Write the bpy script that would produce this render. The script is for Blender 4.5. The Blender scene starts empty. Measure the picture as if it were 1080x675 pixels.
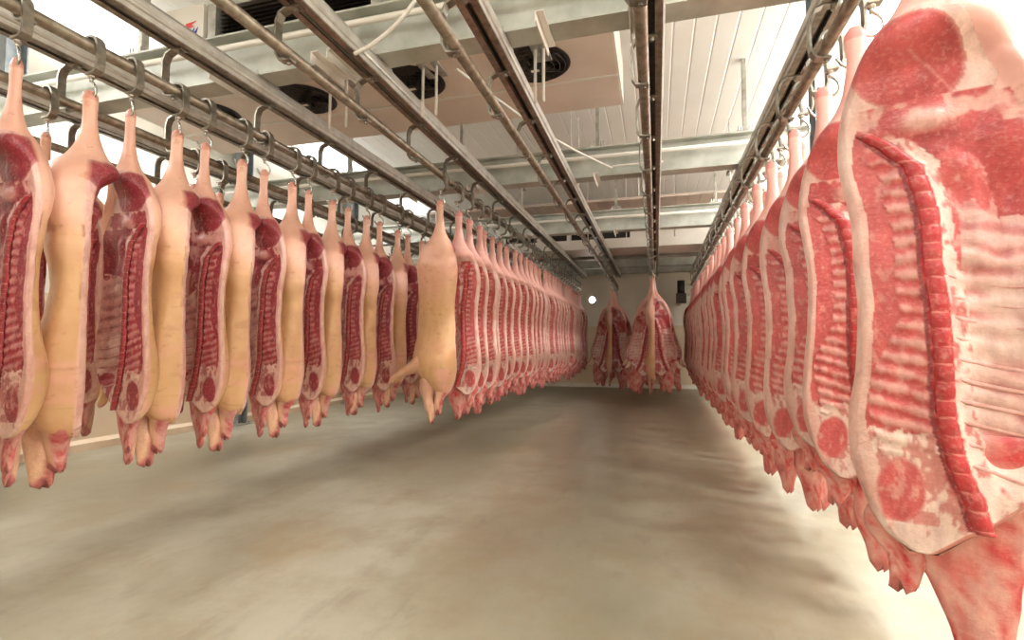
import bpy, math, random
import numpy as np
from mathutils import Vector, Matrix
PI = math.pi
S = bpy.context.scene
COL = S.collection
random.seed(7)

# ------------------------------------------------------------------ camera, world, exposure
H = 1.15                                   # camera height
cam_d = bpy.data.cameras.new('camera'); cam = bpy.data.objects.new('camera', cam_d); COL.objects.link(cam)
cam.location = (0, 0, H)
cam.rotation_euler = (math.radians(90 + 2.908), 0, math.radians(15.72))
cam_d.sensor_width = 36; cam_d.lens = 18.0; cam_d.clip_start = 0.02; cam_d.clip_end = 100
S.camera = cam
S.view_settings.view_transform = 'Standard'; S.view_settings.look = 'None'
S.view_settings.gamma = 1.0; S.view_settings.use_curve_mapping = False
S.view_settings.exposure = 0.0
w = bpy.data.worlds.new('world'); S.world = w; w.use_nodes = True
w.node_tree.nodes['Background'].inputs[0].default_value = (1, .99, .96, 1)
w.node_tree.nodes['Background'].inputs[1].default_value = 0.05
S.cycles.max_bounces = 8; S.cycles.diffuse_bounces = 5; S.cycles.glossy_bounces = 3
S.cycles.sample_clamp_indirect = 6.0

LAMP_K = 1.0; UP_K = .6
ZC = 4.25                                  # ceiling height
XW = -6.1; XE = 3.3; YN = 14.6; YS = -2.6  # walls
# lamp rows: (x, y, z, length, power)
LAMPS = [(2.5, y, ZC - .12, 1.5, p) for y, p in ((.9, 165), (3.3, 190), (5.7, 190), (8.1, 130), (10.5, 25))] + \
        [(-5.2, y, ZC - .12, 1.5, p) for y, p in ((1.2, 85), (4.2, 80), (7.2, 50), (10.2, 12))] + \
        [(-1.5, -1.3, ZC - .12, 1.5, 60), (-.35, -1.3, ZC - .12, 1.5, 60)]

# ------------------------------------------------------------------ helpers
def lin(r, g, b):
    o = []
    for c in (r, g, b):
        c /= 255.
        o.append(c / 12.92 if c <= .04045 else ((c + .055) / 1.055) ** 2.4)
    return tuple(o)

class MB:
    def __init__(s): s.v = []; s.f = []
    def add(s, vs, fs):
        n = len(s.v); s.v += [tuple(p) for p in vs]; s.f += [tuple(i + n for i in q) for q in fs]; return s
    def box(s, x0, x1, y0, y1, z0, z1):
        vs = [(x, y, z) for x in (x0, x1) for y in (y0, y1) for z in (z0, z1)]
        return s.add(vs, [(0, 1, 3, 2), (4, 6, 7, 5), (0, 4, 5, 1), (2, 3, 7, 6), (0, 2, 6, 4), (1, 5, 7, 3)])
    def tube(s, pts, r, n=8, cap=True):
        pts = [Vector(p) for p in pts]; rr = r if hasattr(r, '__len__') else [r] * len(pts)
        rings = []; up = None
        for i, p in enumerate(pts):
            t = (pts[min(i + 1, len(pts) - 1)] - pts[max(i - 1, 0)]).normalized()
            if up is None:
                up = Vector((0, 0, 1)) if abs(t.z) < .9 else Vector((1, 0, 0))
            a = t.cross(up).normalized(); b = a.cross(t).normalized(); up = b
            rings.append([p + (a * math.cos(2 * PI * k / n) + b * math.sin(2 * PI * k / n)) * rr[i] for k in range(n)])
        vs = [q for ring in rings for q in ring]; fs = []
        for i in range(len(pts) - 1):
            for k in range(n):
                k2 = (k + 1) % n
                fs.append((i * n + k, i * n + k2, (i + 1) * n + k2, (i + 1) * n + k))
        if cap:
            fs.append(tuple(range(n))[::-1]); fs.append(tuple((len(pts) - 1) * n + k for k in range(n)))
        return s.add(vs, fs)
    def strip(s, prof, width, th, axis_y=0.0):
        """flat bar bent along prof (x,z points), width along y"""
        P = [Vector((p[0], 0, p[1])) for p in prof]; vs = []; fs = []
        for i, p in enumerate(P):
            t = (P[min(i + 1, len(P) - 1)] - P[max(i - 1, 0)]).normalized()
            nrm = Vector((-t.z, 0, t.x)) * th / 2
            for yy in (-width / 2, width / 2):
                for sg in (1, -1):
                    q = p + nrm * sg; vs.append((q.x, axis_y + yy, q.z))
        for i in range(len(P) - 1):
            a = i * 4; b = a + 4
            for (m, n_) in ((0, 1), (1, 3), (3, 2), (2, 0)):
                fs.append((a + m, b + m, b + n_, a + n_))
        e = (len(P) - 1) * 4
        fs += [(0, 1, 3, 2), (e, e + 2, e + 3, e + 1)]
        return s.add(vs, fs)
    def mesh(s, name, m, smooth=False):
        me = bpy.data.meshes.new(name); me.from_pydata(s.v, [], s.f); me.materials.append(m)
        if smooth: me.shade_smooth()
        import bmesh
        bm = bmesh.new(); bm.from_mesh(me); bmesh.ops.recalc_face_normals(bm, faces=bm.faces); bm.to_mesh(me); bm.free()
        me.update(); return me
    def build(s, name, m, parent=None, smooth=False, loc=None):
        return link(name, s.mesh(name, m, smooth), parent, loc)

def link(name, me, parent=None, loc=None):
    o = bpy.data.objects.new(name, me); COL.objects.link(o)
    if parent: o.parent = parent
    if loc: o.location = loc
    return o
def tag(o, label, cat, group=None, kind=None):
    if label: o['label'] = label
    if cat: o['category'] = cat
    if group: o['group'] = group
    if kind: o['kind'] = kind
    return o
def thing(name, label, cat, loc=(0, 0, 0), rz=0, group=None):
    o = link(name, None, None, loc); o.rotation_euler = (0, 0, rz)
    return tag(o, label, cat, group)
def struct(name, mb, m, smooth=False):
    o = mb.build(name, m, None, smooth); o['kind'] = 'structure'; return o
def copy_tree(o):
    c = o.copy(); COL.objects.link(c)
    for ch in o.children:
        d = ch.copy(); COL.objects.link(d); d.parent = c
        for g in ch.children:
            e = g.copy(); COL.objects.link(e); e.parent = d
    return c
ORD = ['first', 'second', 'third', 'fourth', 'fifth', 'sixth', 'seventh', 'eighth', 'ninth', 'tenth', 'eleventh', 'twelfth',
       'thirteenth', 'fourteenth', 'fifteenth', 'sixteenth', 'seventeenth', 'eighteenth', 'nineteenth']
TENS = {2: 'twent', 3: 'thirt', 4: 'fort', 5: 'fift'}
def ordinal(i):      # i from 0
    n = i + 1
    if n < 20: return ORD[i]
    t, u = divmod(n, 10)
    return TENS[t] + 'ieth' if u == 0 else TENS[t] + 'y-' + ORD[u - 1]

# ------------------------------------------------------------------ materials
def mat(name, rough=.5, metal=0.0, col=(.8, .8, .8)):
    m = bpy.data.materials.new(name); m.use_nodes = True
    b = m.node_tree.nodes['Principled BSDF']
    b.inputs['Base Color'].default_value = (*col, 1); b.inputs['Roughness'].default_value = rough; b.inputs['Metallic'].default_value = metal
    return m, m.node_tree, b
def noise(nt, scale, detail=4, rough=.55, coord='Object', sc=None):
    tc = nt.nodes.new('ShaderNodeTexCoord'); mp = nt.nodes.new('ShaderNodeMapping')
    if sc: mp.inputs['Scale'].default_value = sc
    n = nt.nodes.new('ShaderNodeTexNoise'); n.inputs['Scale'].default_value = scale; n.inputs['Detail'].default_value = detail; n.inputs['Roughness'].default_value = rough
    nt.links.new(tc.outputs[coord], mp.inputs[0]); nt.links.new(mp.outputs[0], n.inputs['Vector']); return n.outputs['Fac']
def ramp(nt, fac, stops):
    r = nt.nodes.new('ShaderNodeValToRGB'); e = r.color_ramp.elements
    while len(e) < len(stops): e.new(.5)
    for el, (p, c) in zip(e, stops): el.position = p; el.color = (*c, 1) if len(c) == 3 else c
    nt.links.new(fac, r.inputs[0]); return r.outputs[0]
def mix(nt, fac, a, b, mode='MIX'):
    m = nt.nodes.new('ShaderNodeMix'); m.data_type = 'RGBA'; m.blend_type = mode
    if hasattr(fac, 'links'): nt.links.new(fac, m.inputs[0])
    else: m.inputs[0].default_value = fac
    for s_, v in ((m.inputs[6], a), (m.inputs[7], b)):
        if hasattr(v, 'links'): nt.links.new(v, s_)
        else: s_.default_value = (*v, 1)
    return m.outputs[2]
def bump(nt, b, h, strength=.3, dist=.01):
    n = nt.nodes.new('ShaderNodeBump'); n.inputs['Strength'].default_value = strength; n.inputs['Distance'].default_value = dist
    nt.links.new(h, n.inputs['Height']); nt.links.new(n.outputs[0], b.inputs['Normal'])

def noisy(name, c0, c1, scale, rough, metal=0., bs=.1, sc=None):
    m, nt, b = mat(name, rough, metal)
    n = noise(nt, scale, sc=sc); nt.links.new(ramp(nt, n, [(.3, c0), (.7, c1)]), b.inputs['Base Color'])
    if bs: bump(nt, b, n, bs, .005)
    return m
M = {}
M['galv'] = noisy('galvanised_steel', lin(150, 148, 138), lin(196, 194, 186), 14, .42, .55)
M['rail'] = noisy('rail_aluminium', lin(176, 172, 162), lin(212, 209, 202), 9, .35, .35, .05)
M['tube'] = noisy('worn_tube_lip_reflection', lin(112, 100, 86), lin(158, 148, 134), 18, .38, .75, .05)
M['slot'] = noisy('dark_slot', lin(60, 52, 44), lin(90, 80, 68), 20, .6, .3)
M['hanger'] = noisy('hanger_steel', lin(118, 112, 100), lin(160, 154, 142), 25, .35, .75, .05)
M['steel'] = noisy('bright_steel', lin(178, 176, 170), lin(215, 213, 208), 25, .22, .9, .02)
M['beam'] = noisy('beam_paint', lin(160, 162, 152), lin(200, 202, 194), 3.5, .5, .15, .05)
M['post'] = noisy('post_steel', lin(120, 128, 134), lin(165, 172, 176), 6, .4, .5, .05)
M['white'] = noisy('white_casing', lin(226, 220, 210), lin(240, 236, 228), 2, .45, 0, .02)
M['casing'] = noisy('cooler_casing', lin(222, 205, 192), lin(236, 222, 211), 2, .5, 0, .02)
M['black'] = noisy('black_plastic', lin(28, 24, 22), lin(50, 44, 40), 20, .5)
M['grille'] = noisy('dark_grille', lin(40, 36, 32), lin(74, 66, 60), 30, .5, .3)
M['rod'] = noisy('white_rod', lin(214, 210, 200), lin(236, 233, 226), 10, .45)
M['red'] = mat('emblem_red', .5, 0, lin(222, 70, 70))[0]
M['blue'] = mat('emblem_blue', .5, 0, lin(50, 70, 190))[0]
def emis(name, col, st):
    m, nt, b = mat(name, .4, 0, col); b.inputs['Emission Color'].default_value = (*col, 1); b.inputs['Emission Strength'].default_value = st; return m
M['lamp'] = emis('lamp_diffuser', (1, .97, .92), 9)
M['bulb'] = emis('lamp_bulb', (1, .97, .9), 35)

# ribbed sandwich-panel surface (ceiling, walls)
def ribbed(name, c0, c1, axis, period):
    m, nt, b = mat(name, .5)
    tc = nt.nodes.new('ShaderNodeTexCoord'); sp = nt.nodes.new('ShaderNodeSeparateXYZ'); nt.links.new(tc.outputs['Object'], sp.inputs[0])
    mm = nt.nodes.new('ShaderNodeMath'); mm.operation = 'MULTIPLY'; mm.inputs[1].default_value = 1 / period; nt.links.new(sp.outputs[axis], mm.inputs[0])
    fr = nt.nodes.new('ShaderNodeMath'); fr.operation = 'FRACT'; nt.links.new(mm.outputs[0], fr.inputs[0])
    h = ramp(nt, fr.outputs[0], [(0, (0, 0, 0)), (.06, (1, 1, 1)), (.94, (1, 1, 1)), (1, (0, 0, 0))])
    n = noise(nt, 1.2); base = ramp(nt, n, [(.3, c0), (.7, c1)])
    nt.links.new(base, b.inputs['Base Color']); bump(nt, b, h, .6, .012)
    return m
M['ceil'] = ribbed('ceiling_panel', lin(238, 237, 232), lin(246, 245, 241), 0, .2)
def wallmat(name, upper, lower):
    m, nt, b = mat(name, .45)
    tc = nt.nodes.new('ShaderNodeTexCoord'); sp = nt.nodes.new('ShaderNodeSeparateXYZ'); nt.links.new(tc.outputs['Object'], sp.inputs[0])
    r = ramp(nt, sp.outputs[2], [(0, lower), (1, upper)]); 
    cr = [n for n in nt.nodes if n.type == 'VALTORGB'][-1]; cr.color_ramp.interpolation = 'CONSTANT'; 
    mp = nt.nodes.new('ShaderNodeMath'); mp.operation = 'MULTIPLY'; mp.inputs[1].default_value = .5; nt.links.new(sp.outputs[2], mp.inputs[0]); nt.links.new(mp.outputs[0], cr.inputs[0])
    cr.color_ramp.elements[1].position = .85
    n = noise(nt, 1.5, 5); nt.links.new(mix(nt, .5, r, ramp(nt, n, [(.3, (.8, .8, .8)), (.7, (1, 1, 1))]), 'MULTIPLY'), b.inputs['Base Color'])
    return m
M['wall'] = wallmat('wall_panel', lin(238, 234, 222), lin(226, 206, 178))
M['curb'] = noisy('curb_paint', lin(214, 190, 160), lin(230, 210, 184), 3, .5)

def floor_mat():
    m, nt, b = mat('coated_concrete', .3)
    n1 = noise(nt, .55, 6, .6, sc=(1, .45, 1)); n2 = noise(nt, 2.3, 6, .65); n3 = noise(nt, 1.1, 5, .6, sc=(1, .6, 1)); n4 = noise(nt, 26, 3); n5 = noise(nt, 6, 6, .7, sc=(1, .35, 1))
    base = ramp(nt, n1, [(.3, lin(118, 111, 92)), (.5, lin(146, 140, 121)), (.72, lin(182, 178, 161))])
    dirt = ramp(nt, n2, [(.44, (0, 0, 0)), (.72, (.6, .6, .6))])
    c = mix(nt, dirt, base, lin(128, 112, 86))
    br = ramp(nt, n3, [(.57, (0, 0, 0)), (.78, (.7, .7, .7))])
    c = mix(nt, br, c, lin(138, 112, 68))
    c = mix(nt, ramp(nt, n5, [(.55, (0, 0, 0)), (.8, (.45, .45, .45))]), c, lin(104, 90, 70))
    sp = ramp(nt, noise(nt, 60, 2), [(.76, (0, 0, 0)), (.79, (.7, .7, .7))])
    c = mix(nt, sp, c, lin(80, 70, 56))
    nt.links.new(c, b.inputs['Base Color'])
    nt.links.new(ramp(nt, n1, [(.35, (.30, .30, .30)), (.65, (.45, .45, .45))]), b.inputs['Roughness'])
    bump(nt, b, n4, .06, .004)
    return m
M['floor'] = floor_mat()

def flesh_mat(name, rough, nscale, spread, bs, stretch=(1, 1, .35), spots=False):
    m, nt, b = mat(name, rough)
    at = nt.nodes.new('ShaderNodeAttribute'); at.attribute_name = 'Col'
    n = noise(nt, nscale, 6, .65, sc=stretch); n2 = noise(nt, nscale * 3.1, 4, .6)
    lo, hi = 1 - spread, 1 + spread
    c = mix(nt, 1.0, at.outputs['Color'], ramp(nt, n, [(.3, (lo, lo * .88, lo * .9)), (.7, (1, 1, 1))]), 'MULTIPLY')
    c = mix(nt, ramp(nt, n2, [(.5, (0, 0, 0)), (.85, (spread, spread, spread))]), c, lin(240, 196, 182)) if not spots else \
        mix(nt, ramp(nt, n2, [(.6, (0, 0, 0)), (.72, (.4, .4, .4))]), c, lin(170, 112, 62))
    nt.links.new(c, b.inputs['Base Color']); bump(nt, b, n2, bs, .006)
    b.inputs['Specular IOR Level'].default_value = .45
    b.inputs['Subsurface Weight'].default_value = 0.0
    return m
M['meat'] = flesh_mat('raw_meat', .32, 26, .32, .5)
M['skin'] = flesh_mat('pig_skin', .42, 7, .14, .18, (1, 1, .6), True)

# ------------------------------------------------------------------ room
struct('floor', MB().box(XW - .2, XE + .2, YS - .2, YN + .2, -.1, 0), M['floor'])
struct('ceiling', MB().box(XW - .2, XE + .2, YS - .2, YN + .2, ZC, ZC + .1), M['ceil'])
struct('wall_left', MB().box(XW - .2, XW, YS - .2, YN + .2, 0, ZC), M['wall'])
struct('wall_right', MB().box(XE, XE + .2, YS - .2, YN + .2, 0, ZC), M['wall'])
struct('wall_back', MB().box(XW, XE, YN, YN + .2, 0, ZC), M['wall'])
struct('wall_front', MB().box(XW, XE, YS - .2, YS, 0, ZC), M['wall'])
def curb(x0, x1, y0, y1):
    return MB().box(x0, x1, y0, y1, 0, .1)
struct('baseboard_left', MB().add([(XW, YS, 0), (XW + .05, YS, 0), (XW + .05, YS, .08), (XW, YS, .12), (XW, YN, 0), (XW + .05, YN, 0), (XW + .05, YN, .08), (XW, YN, .12)],
       [(0, 1, 2, 3), (4, 7, 6, 5), (1, 5, 6, 2), (2, 6, 7, 3), (0, 4, 5, 1), (0, 3, 7, 4)]), M['curb'])
struct('baseboard_back', curb(XW, XE, YN - .05, YN), M['white'])
struct('baseboard_right', curb(XE - .05, XE, YS, YN), M['curb'])

# ------------------------------------------------------------------ lamps
lampN = 0
for (lx, ly, lz, ln, pw) in LAMPS:
    where = 'right side' if lx > 1 else ('left side' if lx < -4 else 'near end')
    t = thing('ceiling_lamp', None, 'ceiling lamp', (lx, ly, ZC - .3), 0, 'fluorescent ceiling lamps')
    i = [q for q in LAMPS if q[0] == lx].index((lx, ly, lz, ln, pw)) if lx > 1 or lx < -4 else [q for q in LAMPS if q[1] == ly].index((lx, ly, lz, ln, pw))
    t['label'] = 'long white fluorescent ceiling lamp, %s from the camera along the %s' % (ordinal(i), where)
    MB().box(-.09, .09, -ln / 2, ln / 2, -.06, 0).build('housing', M['white'], t)
    for sy in (-.5, .5): MB().tube([(0, sy, -.01), (0, sy, .3)], .008, 6).build('suspension_rod', M['rod'], t)
    d = MB()
    pr = [(-.08, -.06), (-.07, -.1), (0, -.13), (.07, -.1), (.08, -.06)]
    vs = [(p[0], y, p[1]) for y in (-ln / 2 + .02, ln / 2 - .02) for p in pr]
    d.add(vs, [(k, k + 1, k + 6, k + 5) for k in range(4)] + [(0, 1, 2, 3, 4), (9, 8, 7, 6, 5), (0, 5, 9, 4)])
    d.build('diffuser', M['lamp'], t)
    L = bpy.data.lights.new('lamp_light', 'AREA'); L.shape = 'RECTANGLE'; L.size = .14; L.size_y = ln; L.energy = pw * LAMP_K
    L.color = (1, .995, .985)
    lo = bpy.data.objects.new('lamp_light', L); COL.objects.link(lo); lo.parent = t; lo.location = (0, 0, -.14)
    L2 = bpy.data.lights.new('ceiling_fill_light', 'AREA'); L2.shape = 'RECTANGLE'; L2.size = .14; L2.size_y = ln; L2.energy = (1.0 if lx > 1 else UP_K) * pw; L2.color = L.color  # up-facing fill light, added above the housing to brighten the ceiling
    lo = bpy.data.objects.new('ceiling_fill_light', L2); COL.objects.link(lo); lo.parent = t; lo.location = (0, 0, .012); lo.rotation_euler = (PI, 0, 0)

# ------------------------------------------------------------------ structural steel
ZT = H + 1.55; ZB = H + 1.85
BOT = H + 1.93; TOP = H + 2.28
RAILS = {'P': .92, 'O': .0, 'N': -.93, 'M': -1.81, 'A': -2.75, 'B': -3.55, 'C': -4.45}
RLAB = {'P': 'overhead rail over the right-hand row of pork', 'O': 'empty overhead rail just right of the aisle centre', 'N': 'empty overhead rail left of the aisle centre',
        'M': 'overhead rail over the long middle-left row of pork', 'A': 'overhead rail over the front left row of pork', 'B': 'overhead rail second from the left wall',
        'C': 'overhead rail closest to the left wall'}
def bracket_mesh():
    b = MB().strip([(.03, .24), (-.05, .245), (-.095, .225), (-.115, .18), (-.118, .05), (-.112, .0), (-.09, -.035), (-.055, -.042), (-.02, -.042)], .05, .012)
    b.tube([(.0, 0, .24), (.0, 0, .215)], .013, 6); b.tube([(-.045, 0, -.04), (-.045, 0, -.062)], .012, 6)
    return b.mesh('bracket', M['hanger'])
BR = bracket_mesh()
def rail_meshes():
    y0, y1 = -1.6, 13.6
    c = MB()
    # channel: two flanges, web, lips with a slot below
    c.box(-.06, .06, y0, y1, .055, .065); c.box(-.06, -.05, y0, y1, -.045, .06); c.box(.05, .06, y0, y1, -.045, .06)
    for sx in (-1, 1): c.tube([(sx * .055, y0, .0), (sx * .055, y1, .0)], .018, 10)
    lp = MB(); lp.box(-.060, -.018, y0, y1, -.055, -.045); lp.box(.018, .060, y0, y1, -.055, -.045); lips = lp.mesh('rail_lips', M['tube'])  # reflected floor and meat put into the lip colour with brown tube steel
    ch = c.mesh('rail_channel', M['rail'])
    sl = MB().box(-.03, .03, y0, y1, .0, .02).mesh('channel_track', M['slot'])
    tb = MB().tube([(-.05, y0, 0), (-.05, y1, 0)], .031, 16).mesh('rail_tube', M['tube'], True)
    return ch, sl, tb, lips
CH, SL, TB, LP_ = rail_meshes()
for k, x in RAILS.items():
    t = thing('overhead_rail', RLAB[k], 'rail', (x, 0, ZT), 0, 'overhead meat rails')
    o = link('rail_channel', CH, t, (0, 0, .30)); link('channel_track', SL, o); link('rail_lips', LP_, o)
    link('rail_tube', TB, t)
    y = -.8 + random.random() * .3 + {'P': -.08}.get(k, 0)
    while y < 13.4:
        link('bracket', BR, t, (0, y, 0)); y += .75
# cross beams
CB = [3.02, 5.88, 8.7, 11.5, 12.8, 13.95]
for i, y in enumerate(CB):
    t = thing('cross_beam', 'pale steel cross beam over the rails, %s from the camera' % ordinal(i), 'beam', (0, y, BOT), 0, 'steel cross beams')
    hgt = TOP - BOT
    b = MB(); b.box(XW + .02, XE - .02, -.09, .09, 0, .014); b.box(XW + .02, XE - .02, -.09, .09, hgt - .014, hgt); b.box(XW + .02, XE - .02, -.006, .006, .01, hgt - .01)
    b.build('beam_body', M['beam'], t)
    if i < 4:
        p = MB().tube([(XW + .05, -.12, hgt * .62), (XE - .05, -.12, hgt * .62)], .022, 8); p.build('conduit', M['white'], t, True)
    if i < 3:
        for x in (-2.95, -2.12, -2.0, -.62, -.1, 1.3):
            c = MB(); c.box(x - .025, x + .025, -.25, .12, -.016, -.01); c.box(x - .025, x - .018, -.25, .12, -.07, -.01); c.box(x - .01, x + .01, -.02, .02, -.012, .01)
            c.build('channel_bracket', M['white'], t)
    for k, x in RAILS.items():
        c = MB(); c.box(x - .06, x + .06, -.11, .11, -.016, -.002)
        for sx in (-.045, .045):
            for sy in (-.1, .1): c.tube([(x + sx, sy, -.03), (x + sx, sy, .03)], .009, 6)
        c.build('rail_clamp', M['galv'], t)
    for x in (-3.9, -2.3, -.62, .95, 2.4):
        c = MB(); c.box(x - .02, x + .02, -.03, .03, hgt, ZC - BOT); c.box(x - .09, x + .09, -.08, .08, hgt, hgt + .012)
        for sx in (-.07, -.04, .04, .07):
            c.tube([(x + sx, -.05, hgt), (x + sx, -.05, hgt + .07)], .008, 6); c.tube([(x + sx, .05, hgt), (x + sx, .05, hgt + .07)], .008, 6)
        c.build('hanger_strut', M['galv'], t)
def post(x, y, label, hh=ZC):
    t = thing('support_post', label, 'post', (x, y, 0), 0, 'steel support posts')
    b = MB(); b.box(-.09, .09, -.09, -.078, 0, hh); b.box(-.09, .09, .078, .09, 0, hh); b.box(-.006, .006, -.08, .08, 0, hh)
    b.build('post_shaft', M['post'], t)
    f = MB().box(-.13, .13, -.13, .13, 0, .015)
    for sx in (-.105, .105):
        for sy in (-.105, .105): f.tube([(sx, sy, .01), (sx, sy, .045)], .012, 6)
    f.build('foot_plate', M['galv'], t)
post(-5.93, 3.3, 'grey steel post at the left wall, closest to the camera')
post(-5.93, 6.2, 'grey steel post at the left wall, second from the camera')
post(-5.93, 9.05, 'grey steel post at the left wall, third from the camera')
post(1.3, 4.45, 'steel post foot on the floor behind the right-hand row of pork')

# ------------------------------------------------------------------ evaporators (ceiling coolers)
def fan_children(t, x, y, z, r=.27):
    rim = MB()
    n = 32
    vs = []; fs = []
    for k in range(n):
        a = 2 * PI * k / n
        for (rr, zz) in ((r, -.02), (r + .03, -.004), (r - .015, .09), (r, .09)):
            vs.append((x + rr * math.cos(a), y + rr * math.sin(a), z + zz))
    for k in range(n):
        a = k * 4; b = (k + 1) % n * 4
        fs += [(a, a + 1, b + 1, b), (a, b, b + 2, a + 2)]
    rim.add(vs, fs); R_ = rim.build('fan_ring', M['black'], t, True)
    g = MB()
    for rr in (r * .95, r * .78, r * .6, r * .42):
        g.tube([(x + rr * math.cos(2 * PI * k / 28), y + rr * math.sin(2 * PI * k / 28), z - .045 + .02 * (rr / r) ** 2) for k in range(29)], .0035, 4, False)
    for k in range(10):
        a = 2 * PI * k / 10
        g.tube([(x + .08 * math.cos(a), y + .08 * math.sin(a), z - .05), (x + r * math.cos(a), y + r * math.sin(a), z - .018)], .0035, 4)
    g.build('fan_guard', M['grille'], t)
    bl = MB()
    for k in range(5):
        a0 = 2 * PI * k / 5
        vs = []
        for j in range(6):
            rr = .06 + (r - .08) * j / 5
            wdt = .35 + .25 * math.sin(PI * j / 6)
            vs += [(x + rr * math.cos(a0 - wdt), y + rr * math.sin(a0 - wdt), z - .0), (x + rr * math.cos(a0 + wdt), y + rr * math.sin(a0 + wdt), z + .05)]
        bl.add(vs, [(2 * j, 2 * j + 1, 2 * j + 3, 2 * j + 2) for j in range(5)])
    bl.build('fan_blades', M['grille'], t)
    hb = MB().tube([(x, y, z - .06), (x, y, z + .05)], .06, 16); hb.build('fan_motor', M['black'], t)
    pl = MB().box(x - .035, x + .035, y - .015, y + .015, z - .064, z - .061); pl.build('motor_plate', M['white'], t)
    bk = MB().tube([(x, y, z + .085), (x, y, z + .095)], r + .005, 28); bk.build('fan_well', M['black'], t)

def plate_with_holes(x0, x1, y0, y1, z, holes, th=.012):
    """bottom panel of a cooler with round openings; bands of quads around each hole"""
    b = MB(); holes = sorted(holes)
    edges = [x0] + [ (holes[i][0] + holes[i + 1][0]) / 2 for i in range(len(holes) - 1)] + [x1]
    for i, (hx, hy, hr) in enumerate(holes):
        a0, a1 = edges[i], edges[i + 1]; n = 40; vs = []
        for k in range(n):
            a = 2 * PI * k / n; c, s_ = math.cos(a), math.sin(a)
            tx = (a1 - hx) / c if c > 1e-6 else ((a0 - hx) / c if c < -1e-6 else 1e9)
            ty = (y1 - hy) / s_ if s_ > 1e-6 else ((y0 - hy) / s_ if s_ < -1e-6 else 1e9)
            tt = min(tx, ty)
            vs += [(hx + hr * c, hy + hr * s_, z), (hx + tt * c, hy + tt * s_, z)]
        # snap four corners
        for cx in (a0, a1):
            for cy in (y0, y1):
                best = min(range(1, 2 * n, 2), key=lambda q: (vs[q][0] - cx) ** 2 + (vs[q][1] - cy) ** 2)
                vs[best] = (cx, cy, z)
        b.add(vs, [(2 * k, 2 * k + 1, 2 * ((k + 1) % n) + 1, 2 * ((k + 1) % n)) for k in range(n)])
    return b

ZE = H + 2.4
t = thing('cooling_unit', 'large pale ceiling cooler with three round black fans underneath', 'cooler', (0, 0, 0), 0, 'ceiling coolers')
FX = [-3.26, -2.11, -.96]
c = MB(); x0, x1, y0, y1 = -5.2, -.28, 3.8, 5.09
c.box(x0, x1, y0, y0 + .02, ZE, ZE + .42); c.box(x0, x1, y1 - .02, y1, ZE, ZE + .42); c.box(x0, x0 + .02, y0, y1, ZE, ZE + .42); c.box(x1 - .02, x1, y0, y1, ZE, ZE + .42); c.box(x0, x1, y0, y1, ZE + .4, ZE + .42)
c.build('casing', M['white'], t)
p = plate_with_holes(x0 + .02, x1 - .02, y0 + .005, 4.49, ZE, [(fx, 4.14, .275) for fx in FX] + [(-4.41, 4.14, .275)])
p.build('fan_panel', M['casing'], t)
MB().box(x0 + .02, x1 - .02, 4.51, y1 - .005, ZE - .004, ZE + .01).build('drip_tray', M['casing'], t)
MB().box(x0 + .02, x1 - .02, 4.485, 4.515, ZE - .012, ZE + .0).build('seam_strip', M['white'], t)
for fx in FX + [-4.41]: fan_children(t, fx, 4.14, ZE)
for sx in (-4.8, -2.7, -.6):
    MB().box(sx - .02, sx + .02, 4.0, 4.9, ZE + .42, ZE + .46).tube([(sx, 4.1, ZE + .4), (sx, 4.1, ZC)], .01, 6).tube([(sx, 4.8, ZE + .4), (sx, 4.8, ZC)], .01, 6).build('hanger', M['galv'], t)

# nearer cooler with dark louvred coil and the small emblem
t = thing('cooling_unit', 'ceiling cooler with dark louvred coil and small red and blue emblem', 'cooler', (0, 0, 0), 0, 'ceiling coolers')
c = MB(); yy = 3.2; z0, z1 = H + 2.36, H + 2.72
c.box(-3.42, -1.9, yy, yy + .5, z1, z1 + .03); c.box(-3.42, -1.9, yy, yy + .5, z0 - .03, z0)
c.box(-3.44, -3.36, yy - .02, yy + .5, z0 - .03, z1 + .03); c.box(-1.96, -1.9, yy - .02, yy + .5, z0 - .03, z1 + .03); c.box(-3.4, -1.9, yy + .48, yy + .5, z0, z1)
c.build('casing', M['galv'], t)
MB().box(-3.36, -1.96, yy + .1, yy + .12, z0, z1).build('coil_back', M['black'], t)
lv = MB()
for k in range(11):
    zz = z0 + .01 + k * (z1 - z0 - .02) / 10
    lv.add([(-3.36, yy + .02, zz - .008), (-1.96, yy + .02, zz - .008), (-1.96, yy + .08, zz + .016), (-3.36, yy + .08, zz + .016)], [(0, 1, 2, 3)])
lv.build('louvre', M['grille'], t)
MB().box(-3.86, -3.46, yy - .04, yy + .5, z0 - .1, z1 + .03).build('end_cover', M['white'], t)
em = MB()
def blade(b, pts, y): b.add([(px, y, pz) for px, pz in pts] + [(px, y + .004, pz) for px, pz in pts],
    [tuple(range(len(pts))), tuple(range(len(pts), 2 * len(pts)))[::-1]] + [(k, (k + 1) % len(pts), (k + 1) % len(pts) + len(pts), k + len(pts)) for k in range(len(pts))])
ex, ez = -3.60, H + 2.56; ye = yy - .046
blade(em, [(ex - .05, ez + .0), (ex - .03, ez + .045), (ex + .07, ez + .055), (ex + .02, ez + .03), (ex + .05, ez + .012), (ex - .01, ez + .005)], ye)
em.build('red_emblem', M['red'], t)
em = MB()
for q in range(3):
    xx = ex - .055 + q * .035
    blade(em, [(xx, ez - .02), (xx + .02, ez - .055), (xx + .06, ez - .045), (xx + .075, ez + .0), (xx + .05, ez - .03), (xx + .025, ez - .03)], ye)
em.build('blue_emblem', M['blue'], t)
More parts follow.
